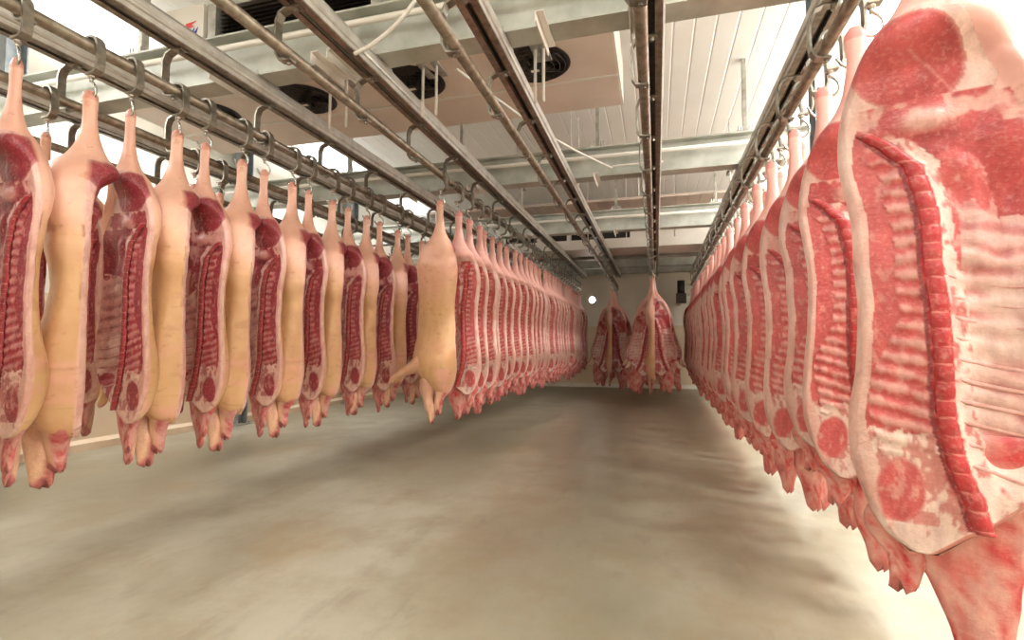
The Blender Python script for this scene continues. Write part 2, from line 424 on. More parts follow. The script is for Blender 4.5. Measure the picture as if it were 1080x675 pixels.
# far cooler
t = thing('cooling_unit', 'far pale ceiling cooler with black rectangular coil openings', 'cooler', (0, 0, 0), 0, 'ceiling coolers')
yf = 10.45; z0, z1 = H + 1.98, H + 2.62
c = MB(); xs = [-3.15, -2.35, -1.72, -1.1, -.44]
c.box(-3.2, 1.9, yf, yf + .9, z1 - .1, z1); c.box(-3.2, 1.9, yf, yf + .9, z0, z0 + .2); c.box(-.4, 1.9, yf, yf + .9, z0 + .2, z1 - .1)
for x in xs: c.box(x - .04, x + .04, yf, yf + .9, z0 + .2, z1 - .1)
c.build('casing', M['white'], t)
for sx in (-2.9, -1.2, 1.4): MB().tube([(sx, yf + .4, z1 - .02), (sx, yf + .4, ZC)], .012, 6).build('hanger', M['galv'], t)
MB().box(-3.1, -.45, yf + .12, yf + .15, z0 + .2, z1 - .1).build('coil', M['black'], t)
MB().box(-3.1, -.45, yf + .3, yf + .32, z0 + .2, z1 - .1).build('coil_fins', M['grille'], t)

# ribbed beige ceiling drop panels between the far beams
def drop_panel(x0, x1, y0, y1, z, label):
    b = MB(); n = int((x1 - x0) / .19); s_ = (x1 - x0) / n
    for k in range(n):
        b.box(x0 + k * s_ + .006, x0 + (k + 1) * s_ - .006, y0, y1, z, z + .025)
    b.box(x0, x1, y0, y1, z + .018, z + .04)
    o = b.build('ceiling_panel', M['casing']); tag(o, label, 'panel'); return o
drop_panel(-4.2, 1.7, 8.85, 9.6, H + 2.5, 'beige ribbed panel above the third cross beam')
# hanging rods
rods = [(-1.67, 3.45), (-1.56, 3.45), (-.80, 3.45), (-.74, 3.45), (-2.48, 3.45), (-2.33, 3.45), (-1.05, 6.6), (-.98, 6.8), (-.2, 6.9), (-.14, 7.1), (-1.9, 7.3), (-1.2, 9.5), (-.5, 9.5), (.35, 9.6), (1.0, 7.4)]
for i, (x, y) in enumerate(rods):
    zlo = H + (1.72 if y < 3.6 else 1.98)
    t = thing('hanging_rod', 'thin white rod hanging from the ceiling, %s from the camera' % ordinal(i), 'rod', (x, y, 0), 0, 'thin white hanging rods')
    MB().tube([(0, 0, zlo), (0, 0, ZC)], .011, 8).build('rod', M['rod'], t, True)
    MB().box(-.03, .03, -.16, .16, zlo + .38, zlo + .39).box(-.03, -.022, -.16, .16, zlo + .38, zlo + .43).build('rod_plate', M['galv'], t)
# curved white hose hanging near the ceiling
pts = [(-1.02, 2.55, H + 2.5), (-1.10, 2.56, H + 2.28), (-1.22, 2.58, H + 2.08), (-1.4, 2.6, H + 1.9), (-1.58, 2.62, H + 1.80), (-1.72, 2.62, H + 1.75)]
def smooth_path(P, n=40):
    P = [Vector(p) for p in P]; out = []
    for i in range(len(P) - 1):
        p0 = P[max(i - 1, 0)]; p1 = P[i]; p2 = P[i + 1]; p3 = P[min(i + 2, len(P) - 1)]
        m = max(2, n // (len(P) - 1))
        for j in range(m):
            u = j / m
            out.append(.5 * ((2 * p1) + (p2 - p0) * u + (2 * p0 - 5 * p1 + 4 * p2 - p3) * u * u + (-p0 + 3 * p1 - 3 * p2 + p3) * u ** 3))
    out.append(P[-1]); return out
tag(MB().tube(smooth_path([(-1.0, 2.6, ZC)] + pts), .012, 8).build('white_hose', M['rod'], None, True), 'curved white hose looping down between the left rails', 'hose')
tag(MB().tube(smooth_path([(-1.5, 3.7, H + 2.2), (-.95, 4.7, H + 2.0), (-.5, 5.6, H + 1.98), (-.4, 5.7, H + 2.0), (.1, 5.7, H + 2.0)]), .011, 8).build('white_pipe', M['rod'], None, True), 'thin white pipe running diagonally below the big cooler', 'pipe')
# far lamp that glares beside the middle-left row
t = thing('spot_lamp', 'small glaring round lamp at the far end of the room', 'lamp', (-1.62, 13.6, H + 1.22))
MB().tube([(0, .09, 0), (0, .0, 0)], [.05, .09], 20).build('lamp_housing', M['galv'], t, True)
MB().tube([(0, .0, 0), (0, -.03, 0)], [.08, .05], 20).build('bulb', M['bulb'], t, True)
MB().box(-.015, .015, .04, YN - 13.6, -.015, .015).build('bracket', M['galv'], t)
# drive motor of the rail at the far end
t = thing('rail_drive', 'dark drive gearbox on the far end of the right-hand rail', 'motor', (.62, 13.55, H + 1.2))
MB().box(-.12, .12, -.12, .12, -.12, .12).build('gearbox', M['grille'], t)
MB().tube([(0, 0, .1), (0, 0, .45)], .09, 16).build('motor', M['grille'], t, True)
MB().box(.1, .3, -.02, .02, .05, .36).box(-.02, .02, .09, YN - 13.55, -.1, -.02).build('bracket', M['galv'], t)

# ------------------------------------------------------------------ pork halves
def sm(a, b, x):
    t_ = np.clip((x - a) / (b - a), 0, 1)
    return t_ * t_ * (3 - 2 * t_)
def interp(tab, s):
    """smooth (monotone-ish cubic) table lookup: columns vs s"""
    tab = np.array(tab); xs = tab[:, 0]
    out = []
    for c_ in range(1, tab.shape[1]):
        ys = tab[:, c_]
        m = np.gradient(ys, xs); i = np.clip(np.searchsorted(xs, s) - 1, 0, len(xs) - 2)
        h = xs[i + 1] - xs[i]; t_ = (s - xs[i]) / h
        t_ = np.clip(t_, 0, 1)
        out.append((2 * t_ ** 3 - 3 * t_ ** 2 + 1) * ys[i] + (t_ ** 3 - 2 * t_ ** 2 + t_) * h * m[i] + (-2 * t_ ** 3 + 3 * t_ ** 2) * ys[i + 1] + (t_ ** 3 - t_ ** 2) * h * m[i + 1])
    return out
def vnoise(x, y, seed):
    """2-D value noise in numpy"""
    xi = np.floor(x).astype(int); yi = np.floor(y).astype(int); fx = x - xi; fy = y - yi
    def hsh(a, b):
        n = (a * 374761393 + b * 668265263 + seed * 974711) & 0x7fffffff
        n = ((n ^ (n >> 13)) * 1274126177) & 0x7fffffff
        return (n & 0xffff) / 65535.
    fx = fx * fx * (3 - 2 * fx); fy = fy * fy * (3 - 2 * fy)
    return (hsh(xi, yi) * (1 - fx) + hsh(xi + 1, yi) * fx) * (1 - fy) + (hsh(xi, yi + 1) * (1 - fx) + hsh(xi + 1, yi + 1) * fx) * fy
def fbm(x, y, seed):
    return .55 * vnoise(x, y, seed) + .3 * vnoise(x * 2.1, y * 2.1, seed + 5) + .15 * vnoise(x * 4.3, y * 4.3, seed + 9)

#        s     back    belly   thick
PROF = [(0.00, -.018, .018, .014), (.025, -.033, .031, .024), (.06, -.034, .034, .025), (.13, -.029, .032, .024), (.22, -.038, .042, .032), (.30, -.055, .060, .050), (.35, -.080, .085, .070),
        (.41, -.125, .125, .115), (.50, -.165, .170, .155), (.60, -.190, .195, .175), (.70, -.195, .205, .145), (.82, -.185, .200, .120), (.95, -.170, .200, .100),
        (1.15, -.172, .210, .108), (1.30, -.183, .232, .142), (1.43, -.194, .240, .182), (1.54, -.190, .185, .178), (1.62, -.170, .120, .155), (1.68, -.145, .050, .125), (1.725, -.115, .0, .08), (1.75, -.085, -.03, .03)]
PAL = {
 'L': dict(skin=lin(214, 174, 128), skin2=lin(230, 184, 160), skin3=lin(200, 152, 104), fat=lin(232, 196, 180), fat2=lin(212, 156, 144), dark=lin(112, 30, 40), meat=lin(166, 56, 64), loin=lin(156, 56, 66), red=lin(180, 50, 58), bone=lin(214, 156, 146), ribl=lin(196, 128, 124), ribd=lin(150, 62, 70)),
 'R': dict(skin=lin(234, 198, 174), skin2=lin(234, 184, 172), skin3=lin(224, 176, 150), fat=lin(244, 220, 208), fat2=lin(226, 172, 160), dark=lin(164, 62, 66), meat=lin(200, 84, 84), loin=lin(208, 96, 96), red=lin(206, 44, 54), bone=lin(234, 186, 176), ribl=lin(234, 190, 182), ribd=lin(204, 112, 112)),
}
def dcen0(s):
    return np.interp(s, [.58, .64, .70, .76, .90, 1.1, 1.3, 1.45, 1.6, 1.8], [.0, .02, .085, .128, .135, .135, .15, .175, .19, .16])
def lerp(a, b, t_):
    return a * (1 - t_[..., None]) + b * t_[..., None]

def build_half(key, mirror, nz, nf, nb, seed, trotter=False):
    """meshes of one pork half hanging from the hock at the origin, cut face towards -y, back towards -x"""
    noham = key == 'M'; S0 = .50 if noham else .655; P = {k: np.array(v) for k, v in PAL['R' if noham else key].items()}; key = 'R' if noham else key
    dcen = (lambda z_: np.interp(z_, [.46, .5, .56, .62, .76, 1.1, 1.3, 1.45, 1.6, 1.8], [.0, .03, .085, .115, .12, .12, .13, .15, .17, .15])) if noham else dcen0
    s = np.linspace(0, 1.75, nz); xb, xf, T = interp(PROF, s)
    wob = .006 * (vnoise(s * 7, s * 0 + 3, seed) - .5) * 2 * sm(.5, .8, s)
    xb = xb + wob; xf = xf + 1.8 * wob[::-1] * sm(.8, 1, s) + .008 * (vnoise(s * 23, s * 0, seed + 2) - .5) * sm(.7, .9, s)
    ph_f = np.linspace(0, PI, nf)                 # front, back edge -> belly edge
    ph_b = np.linspace(PI, 2 * PI, nb + 1)[1:-1]  # rear, belly edge -> back edge
    u_f = (1 - np.cos(ph_f)) / 2
    SS, UU = np.meshgrid(s, u_f, indexing='ij'); X = xb[:, None] + (xf - xb)[:, None] * UU
    D = X - xb[:, None]; DB = xf[:, None] - X
    hf = np.sin(ph_f)[None, :]
    Tn = T[:, None]
    F = 1 - sm(.36, .52, SS)                      # the shank is round in front too
    dc = dcen(SS); q = D - dc
    n1 = fbm(X * 22 + 50, SS * 16 + 50, seed); n2 = fbm(X * 60 + 50, SS * 30 + 50, seed + 3); n3 = fbm(X * 9 + 20, SS * 9 + 20, seed + 7)
    # geometry of the front
    Y = -F * Tn * hf ** .9
    er = np.minimum(D, DB); Y += (1 - F) * .022 * np.clip(1 - er / .022, 0, 1) ** 2
    if noham: SH = SS + .10 * np.clip((.72 - SS) / .2, 0, 1)
    else: SH = SS
    groin = X - (.055 + .42 * (SS - .42)) + .012 * (n3 - .5)
    hx = X + .05; he = (hx / .12) ** 2 + ((SS - .49) / .115) ** 2
    Y -= .035 * sm(-.01, .04, groin) * sm(.42, .55, SS) * (1 - sm(.72, .84, SS)) * sm(0, .04, DB)
    Y -= (.035 * np.exp(-he * 1.1)) * sm(.36, .45, SS)
    cav = sm(.035, .10, q) * sm(.70, .86, SS) * (1 - sm(1.48, 1.62, SS)) * sm(.0, .09, DB)
    Y += .046 * cav
    pel = np.exp(-(((X + .02) / .05) ** 2 + ((SS - .645) / .03) ** 2)); Y -= .02 * pel
    Y -= .014 * np.exp(-((q - .02) / .022) ** 2) * sm(.7, .78, SS)
    ps = np.exp(-((q - .105) / .035) ** 2) * sm(.70, .8, SS) * (1 - sm(.98, 1.1, SS)); Y -= .03 * ps
    vph = SS / .044 + .5 * n3
    lad = ((q < -.008) & (q > -.050 - .03 * (n3 - .5) - .07 * sm(1.10, 1.35, SS))) & (SS > S0 + .06) & (SS < 1.50 + .08 * (n1 - .5))
    tilt = np.where(SS > 1.05, (q + .04) * 7 * sm(1.05, 1.3, SS), 0)
    vs_ = .5 + .5 * np.cos(2 * PI * (vph - tilt))
    Y -= .006 * vs_ * lad
    ribp = .5 + .5 * np.cos(2 * PI * ((SS - .22 * q) / .058 + .9 * (n3 - .5)))
    ribz = sm(.045, .08, q) * sm(.93, 1.03, SS) * (1 - sm(1.5, 1.6, SS)) * sm(.01, .04, DB)
    Y -= .007 * ribp * ribz
    Y += .006 * (n1 - .5) * (1 - F)
    # colour of the front
    ham_e = ((X + .055) / .115) ** 2 + ((SS - .495 - .15 * (X + .05)) / .115) ** 2 + .25 * (n3 - .5)
    cut = ((SS > (.47 - .35 * np.clip(X + .1, -.1, .1) + .02 * n1)) if noham else (SS > .60) | ((((X + .04) / .155) ** 2 + ((SS - .53) / .165) ** 2) < 1)) & ((groin < 0) | (SS > .84))
    skinc = lerp(P['skin2'], P['skin'], sm(.5, 1.0, SS)); 
    C = lerp(np.broadcast_to(P['fat'], X.shape + (3,)), P['fat2'], n1)
    ham = lerp(P['dark'], P['meat'], np.clip(n1 * 1.7 - .45, 0, 1)); ham = lerp(ham, P['fat2'], .35 * sm(.70, .78, n2)); ham = lerp(ham, P['loin'], sm(.0, -.09, X + .4 * (SS - .5)) * .8)
    sw = np.abs(X + .02 - .5 * (SS - .50) + .05 * (n3 - .5)); ham = lerp(ham, P['fat2'], .4 * np.clip(1 - sw / .006, 0, 1) * (SS > .47)); ham = lerp(ham, P['fat2'], sm(.8, 1, ham_e) * .5)
    C = np.where(((ham_e < 1) & (not noham))[..., None], ham, C)
    body = (SS > (.49 if noham else .585))
    # pelvic region: mottled fat and red muscle
    pz = body & (SS < (.62 if noham else .80)) & (D > .03 + .02 * n1)
    C = np.where(pz[..., None], lerp(lerp(np.broadcast_to(P['meat'], C.shape), P['dark'], n2 * .6), P['fat2'], sm(.48, .6, n1)), C)
    C = lerp(C, P['bone'], np.clip(pel * 1.6, 0, 1) ** 2 * .9)
    rim = .024 + .016 * n3 + .02 * sm(1.4, 1.55, SS)
    main = (SS > (.52 if noham else .68)) & (D > rim)
    loin = lerp(P['loin'] * np.ones(C.shape), P['fat2'], sm(.62, .75, n2) * .5); loin = lerp(loin, P['dark'], sm(.5, .8, n3) * .35)
    C = np.where((main & (q < .0))[..., None], loin, C)
    # thin fat seam between loin and rib blades
    vb = lerp(P['meat'] * np.ones(C.shape), P['bone'], np.clip(vs_ * 1.15 - .15 + (n2 - .5) * 1.9 + (n1 - .5) * .8, 0, 1) * .72)
    C = np.where((main & lad)[..., None], vb, C)
    canal = main & (q > -.010) & (q < 0.0); C = np.where(canal[..., None], P['dark'] * .75, C)
    C = np.where((main & (q >= 0) & (q < .04))[..., None], lerp(P['red'] * np.ones(C.shape), P['fat2'], (np.cos(2 * PI * vph) > .93) * .6), C)
    C = np.where((main & (q >= .04) & (q < .075))[..., None], lerp(P['fat'] * np.ones(C.shape), P['meat'], sm(.5, .65, n2) * .8), C)
    flank = main & (q >= .075)
    C = np.where(flank[..., None], lerp(lerp(P['dark'] * np.ones(C.shape), P['meat'], n1), P['fat2'], sm(.52, .68, n3) * .75), C)
    C = np.where((main & (ps > .25) & (q > .06))[..., None], lerp(P['loin'] * np.ones(C.shape), P['fat'], sm(.55, .7, n2) * .4), C)
    ribc = lerp(P['ribd'] * np.ones(C.shape), P['ribl'], np.clip(ribp * 1.5 - .05 + (n2 - .5) * 1.3, 0, 1)); ribc = lerp(ribc, P['fat'], np.clip(sm(.4, .7, n3) * .65 + .15, 0, 1))
    C = np.where((flank & (SS > .94 + .22 * (n3 - .5) + .08 * (n1 - .5) + .25 * (q - .15)))[..., None], ribc, C)
    sh = flank & (SS > 1.49 + .06 * (n1 - .5)); C = np.where(sh[..., None], lerp(P['meat'] * np.ones(C.shape), P['fat'], sm(.45, .6, n1)), C)
    # neck: white fat with an oval muscle
    nk = (SS > 1.46 + .10 * (n1 - .5)) & (D > rim) & (q < -.008)
    C = np.where(nk[..., None], lerp(P['fat'] * np.ones(C.shape), P['meat'], sm(.48, .6, n2) * .7), C)
    ov = ((X + .095) / .048) ** 2 + ((SS - 1.60 + .2 * (X + .09)) / .082) ** 2 + .5 * (n1 - .5)
    C = lerp(C, lerp(P['loin'] * np.ones(C.shape), P['fat2'], sm(.6, .75, n2) * .6), sm(1.25, .8, ov))
    ov2 = ((X - .03) / .045) ** 2 + ((SS - 1.56) / .05) ** 2 + .6 * (n1 - .5)
    C = lerp(C, lerp(P['meat'] * np.ones(C.shape), P['dark'], n1 * .6), sm(1.3, .7, ov2) * (q < -.008))
    edge = (SS > 1.68); C = np.where((edge & (ov > 1))[..., None], lerp(P['fat'] * np.ones(C.shape), P['meat'], sm(.55, .7, n2) * .5), C)
    bel = (DB < .02) & body; C = np.where(bel[..., None], lerp(P['fat2'] * np.ones(C.shape), P['red'], n1 * .5), C)
    C = np.where(cut[..., None], C, skinc)
    hock = (SS < .05); C = np.where(hock[..., None], lerp(C, P['red'], .35 * np.ones(C.shape[:2])), C)
    # rear surface
    u_b = (1 - np.cos(ph_b)) / 2
    SB, UB = np.meshgrid(s, u_b, indexing='ij'); XBk = xb[:, None] + (xf - xb)[:, None] * UB
    hb = np.abs(np.sin(ph_b))[None, :]
    pw = .62
    asym = 1 + .25 * (.5 - UB) * sm(.5, .8, SB)
    YB = Tn * hb ** pw * asym
    YB += .010 * np.exp(-((SB - .76) / .05) ** 2) * -1 + .010 * (fbm(XBk * 8 + 9, SB * 7 + 9, seed + 11) - .5)
    belly_thin = sm(.62, .95, UB) * sm(.8, 1.0, SB) * (1 - sm(1.4, 1.55, SB)); YB *= (1 - .18 * belly_thin)
    YB = np.where(F[:, :1] * 1.0 > .99, YB, YB)
    n4 = fbm(XBk * 5 + 30, SB * 5 + 30, seed + 1)
    CB_ = lerp(P['skin2'] * np.ones(SB.shape + (3,)), P['skin'], sm(.55, 1.0, SB + .25 * (n4 - .5))); CB_ = lerp(CB_, P['skin3'], sm(.55, .8, n4) * .6 * sm(.6, 1.0, SB))
    CB_ = lerp(CB_, P['skin2'] * np.array([.95, .85, .85]), sm(1.25, 1.45, SB) * sm(.45, .7, fbm(XBk * 8 + 3, SB * 7 + 3, seed + 21)) * .8); CB_ = lerp(CB_, P['skin3'] * .75, sm(.66, .82, fbm(XBk * 30 + 3, SB * 24 + 3, seed + 31)) * .35 * sm(.8, 1.1, SB))
    CB_ = lerp(CB_, P['skin2'] * np.array([1, .78, .76]), sm(.5, .75, fbm(XBk * 9 + 7, SB * 6 + 1, seed + 41)) * .45 * (1 - sm(.6, .9, SB)))
    crease = np.exp(-((SB - .78 - .05 * UB) / .006) ** 2) + np.exp(-((SB - .83 - .03 * UB) / .005) ** 2) * .6; CB_ = lerp(CB_, P['skin3'] * .8, np.clip(crease, 0, 1) * .18)
    CB_ = np.where((SB < .05)[..., None], lerp(CB_, P['red'], .3 * np.ones(SB.shape)), CB_)
    nr = nf + len(ph_b)
    VX = np.concatenate([X, XBk], 1); VY = np.concatenate([Y, YB], 1); VZ = -np.concatenate([SS, SB], 1); VC = np.concatenate([C, CB_], 1)
    sx = -1 if mirror else 1
    pts = np.stack([VX * sx, VY, VZ], -1).reshape(-1, 3); cols = VC.reshape(-1, 3)
    cutg = np.concatenate([cut, np.zeros(SB.shape, bool)], 1)
    idx = np.arange(nz * nr).reshape(nz, nr)
    a = idx[:-1]; b = idx[1:]; a2 = np.roll(a, -1, 1); b2 = np.roll(b, -1, 1)
    quads = np.stack([a, a2, b2, b] if mirror else [a, b, b2, a2], -1)
    qc = (cutg[:-1] | cutg[1:] | np.roll(cutg, -1, 1)[:-1] | np.roll(cutg, -1, 1)[1:]) & (np.arange(nr)[None, :] < nf - 1)
    def part(name, sel, caps, m):
        fs = [tuple(int(i) for i in q_) for q_ in sel] + caps
        used = sorted({i for f_ in fs for i in f_}); mp = {o_: k for k, o_ in enumerate(used)}
        me = bpy.data.meshes.new(name); me.from_pydata([tuple(p) for p in pts[used].tolist()], [], [tuple(mp[i] for i in f_) for f_ in fs])
        return finish(me, cols[used], m)
    capt = tuple(int(i) for i in idx[0]); capb = tuple(int(i) for i in idx[-1])
    if mirror: capt = capt[::-1]
    else: capb = capb[::-1]
    out = {}
    out['skin'] = part('skin', quads[~qc].reshape(-1, 4), [capt], M['skin'])
    out['cut_face'] = part('cut_face', quads[qc].reshape(-1, 4), [capb], M['meat'])
    # ---- backbone: knobbly chain of vertebrae
    sb = np.linspace(S0, 1.68, max(60, nz)); x_c = np.interp(sb, s, xb) + dcen(sb) + .020
    rad = .0125 + .0022 * np.abs(np.sin(PI * sb / .044)); vs = []; cc = []; m_ = 10
    for i in range(len(sb)):
        for k in range(m_):
            an = 2 * PI * k / m_
            vs.append((sx * (x_c[i] + rad[i] * 1.35 * math.cos(an)), -.007 + rad[i] * .95 * math.sin(an), -sb[i]))
            pale = abs(math.sin(PI * sb[i] / .044)) < .16 and random.random() < .7
            vv = float(fbm(np.array(sb[i] * 70 + 5), np.array(k * .9 + 5.), seed)); vv = min(1, max(0, vv * 2 - .75)); cc.append(P['fat2'] * .55 + P['red'] * .45 if pale else P['red'] * (.95 - .4 * vv) * .7 + (P['meat'] * .6 + P['fat2'] * .4 * vv) * .3)
    out['backbone'] = tubemesh('backbone', vs, cc, len(sb), m_, M['meat'])
    # ---- rib bones across the cavity
    rb = []; rc = []; fs = []
    for k in range(11):
        s0 = 1.0 + k * .052; n_ = 14; ring0 = len(rb)
        if s0 > 1.54: break
        for j in range(n_):
            s_j = s0 + .035 * math.sin(j / (n_ - 1) * 1.6)
            xbj = float(np.interp(s_j, s, xb)); xfj = float(np.interp(s_j, s, xf)); q0 = float(dcen(s_j))
            xj = xbj + q0 + .045 + (xfj - xbj - q0 - .045 - .035) * j / (n_ - 1)
            cvj = float(sm(.035, .10, np.array(xj - xbj - q0))) * float(sm(.0, .09, np.array(xfj - xj)))
            yj = .046 * cvj * float(sm(.70, .86, np.array(s_j))) * (1 - float(sm(1.48, 1.62, np.array(s_j)))) - .001
            r = .0045 if 0 < j < n_ - 1 else .002
            for m2 in range(6):
                an = 2 * PI * m2 / 6
                rb.append((sx * xj, yj + r * math.sin(an), -s_j + r * 1.3 * math.cos(an))); rc.append(P['ribl'] if random.random() > .25 else P['fat2'])
        for j in range(n_ - 1):
            for m2 in range(6):
                A = ring0 + j * 6 + m2; B = ring0 + j * 6 + (m2 + 1) % 6
                fs.append((A, B, B + 6, A + 6))
    me = bpy.data.meshes.new('rib_cage'); me.from_pydata(rb, [], fs); out['rib_cage'] = finish(me, np.array(rc), M['meat'])
    # ---- neck flap / fore shank stump below the shoulder: skin behind, pale pink meat in front
    def flap(x0, s0, x1, s1, w0, w1, th, sd, yoff, lim=.05):
        n_ = 26; m_ = 20; vs = []; cc = []
        for i in range(n_):
            t_ = i / (n_ - 1); s_ = s0 + (s1 - s0) * t_; xc = x0 + (x1 - x0) * t_ + .012 * math.sin(t_ * 7 + sd)
            wd = (w0 + (w1 - w0) * t_ ** .8) * (1 + .12 * math.sin(t_ * 13 + sd)); tt = th * (1 - .6 * t_)
            if i == n_ - 1: wd *= .35; tt *= .4
            if i == 0: wd *= .7
            for k in range(m_):
                an = 2 * PI * k / m_; c_, s2 = math.cos(an), math.sin(an)
                jag = 1 + .10 * (float(vnoise(np.array(c_ * 3 + 9.), np.array(t_ * 9 + 3.), seed + sd)) - .5) * 2
                yy_ = yoff + tt * s2 * (1 if s2 > 0 else .45); vs.append((sx * (xc + wd * c_ * jag), yy_, -s_ + .02 * t_ * math.sin(an * 3 + sd)))
                nn = float(fbm(np.array(c_ * 4 + 20.), np.array(t_ * 12 + 20.), seed + sd))
                if s2 > lim: cc.append(P['skin2'] * (1 - t_ * .6) + P['skin'] * t_ * .6)
                else:
                    v_ = min(1, max(0, nn * 2.4 - .85)); cc.append(P['fat2'] * (1 - v_) + P['red'] * v_)
                if t_ > .95: cc[-1] = P['red'] * .5 + P['fat2'] * .5
        return tubemesh('flap', vs, cc, n_, m_, M['meat'])
    out['neck_flap'] = flap(-.06, 1.53, -.030, 1.90, .105, .022, .085, 2, .045, .6) if key == 'L' else flap(-.09, 1.58, -.10, 1.86, .085, .028, .06, 2, .06)
    if trotter:
        n_ = 22; m_ = 14; vs = []; cc = []
        for i in range(n_):
            t_ = i / (n_ - 1)
            xc = .10 + .38 * t_; sc_ = 1.44 + .20 * t_ - .06 * t_ * (1 - t_); r = float(np.interp(t_, [0, .15, .45, .75, .88, .95, 1], [.10, .10, .062, .040, .042, .034, .014]))
            for k in range(m_):
                an = 2 * PI * k / m_
                vs.append((sx * (xc - r * .35 * math.sin(an)), .075 + r * math.cos(an) * .85, -sc_ + r * math.sin(an))); cc.append(P['skin2'] * .55 + P['skin'] * .45)
        out['fore_leg'] = tubemesh('fore_leg', vs, cc, n_, m_, M['skin'])
        out['fore_shank'] = flap(.07, 1.60, .045, 1.98, .10, .026, .085, 5, .06)
    else:
        n_ = 12; m_ = 12; vs = []; cc = []
        for i in range(n_):
            t_ = i / (n_ - 1); r = [.055, .056, .054, .05, .045, .041, .038, .036, .035, .033, .026, .010][i]
            for k in range(m_):
                an = 2 * PI * k / m_
                vs.append((sx * (.165 + .085 * t_ + r * math.cos(an)), .085 + r * .8 * math.sin(an), -(1.53 + .15 * t_))); cc.append(P['skin'] if t_ < .85 else P['fat2'])
        out['fore_leg'] = tubemesh('fore_leg', vs, cc, n_, m_, M['skin'])
        out['fore_shank'] = flap(.04, 1.47, .02, 1.97, .12, .018, .11, 5, .08, .3) if key == 'L' else flap(.045, 1.45, .040, (1.95 if noham else 2.05) + .03 * (seed % 3), .17, .034, .09, 5 + seed % 4, .07)
    return out
def finish(me, cols, m):
    at = me.color_attributes.new('Col', 'FLOAT_COLOR', 'POINT')
    c4 = np.ones((len(cols), 4), np.float32); c4[:, :3] = cols; at.data.foreach_set('color', c4.ravel())
    me.materials.append(m); me.shade_smooth(); me.update(); return me
def tubemesh(name, vs, cc, n, m_, mt):
    import bmesh
    fs = [(i * m_ + k, i * m_ + (k + 1) % m_, (i + 1) * m_ + (k + 1) % m_, (i + 1) * m_ + k) for i in range(n - 1) for k in range(m_)]
    fs += [tuple(range(m_))[::-1], tuple((n - 1) * m_ + k for k in range(m_))]
    me = bpy.data.meshes.new(name); me.from_pydata([tuple(map(float, v)) for v in vs], [], fs)
    me = finish(me, np.array(cc), mt)
    bm = bmesh.new(); bm.from_mesh(me); bmesh.ops.recalc_face_normals(bm, faces=bm.faces); bm.to_mesh(me); bm.free(); return me

NAMES = {'skin': 'skin', 'cut_face': 'cut_face', 'backbone': 'backbone', 'rib_cage': 'rib_cage', 'neck_flap': 'neck_flap', 'fore_leg': 'fore_leg', 'fore_shank': 'fore_shank'}
LIB = {}
def get(kind):
    if kind not in LIB:
        key, mir, lod, v = kind
        nz, nf, nb = {'hi': (360, 130, 44), 'mid': (170, 64, 26), 'lo': (110, 44, 18)}[lod]
        LIB[kind] = build_half(key, mir, nz, nf, nb, 11 + 17 * v, v == 9)
    return LIB[kind]
def pork_half(kind, loc, rz, label, group, scale=(1, 1, 1), tilt=(0, 0)):
    t = thing('pork_half', label, 'meat', loc, rz, group); t.scale = scale
    t.rotation_euler = (tilt[0], tilt[1], rz)
    for n, me in get(kind).items(): link(NAMES[n], me, t)
    return t

# trolley with its hook (origin: tube centre)
def trolley_parts():
    a = MB().strip([(-.092, .0), (-.090, .025), (-.074, .044), (-.048, .051), (-.018, .044), (.000, .024), (.008, 0), (.010, -.10), (.003, -.127), (-.015, -.143), (-.068, -.146)], .044, .012)
    b = MB().tube([(-.05, 0, -.135), (-.05, 0, -.165)], .016, 8).tube([(-.05, 0, -.16), (-.05, 0, -.185)], .009, 8)
    c = MB().tube(smooth_path([(-.05, 0, -.18), (-.03, 0, -.195), (-.012, 0, -.225), (-.016, 0, -.262), (-.045, 0, -.282), (-.078, 0, -.268), (-.104, 0, -.228)], 30), .0066, 8)
    return a.mesh('hanger_bar', M['hanger']), b.mesh('swivel', M['steel'], True), c.mesh('hook', M['steel'], True)
TP = trolley_parts()
def trolley(x, y, rz, label, group):
    t = thing('trolley_hook', label, 'hook', (x, y, ZT), 0, group)
    link('hanger_bar', TP[0], t)
    s_ = link('swivel', TP[1], t)
    h_ = link('hook', TP[2], t)
    # the hook turns with the carcass about the swivel axis
    h_.matrix_local = Matrix.Translation((-.05, 0, 0)) @ Matrix.Rotation(rz, 4, 'Z') @ Matrix.Translation((.05, 0, 0))
    return t
ZH = ZT - .235        # hock top sits on the hook
ROWNAME = {'P': 'right-hand row', 'M': 'middle-left row', 'A': 'front left row', 'B': 'rear left row', 'N': 'far left cluster', 'O': 'far centre cluster'}
def hang(row, i, y, kind, rz, look, scale=(1, 1, 1), tilt=(0, 0), dx=0., drop=0.):
    x = RAILS[row] - .05
    lab = '%s, %s from camera in %s' % (look, ordinal(i), ROWNAME[row])
    pork_half(kind, (x + dx, y, ZH - drop), rz, lab, 'pork halves in the ' + ROWNAME[row], scale, tilt)
    trolley(x + .05, y, random.uniform(-.5, .5), 'steel trolley hook, %s from camera above %s' % (ordinal(i), ROWNAME[row]), 'trolley hooks on the rail of the ' + ROWNAME[row])

R_ = random.uniform
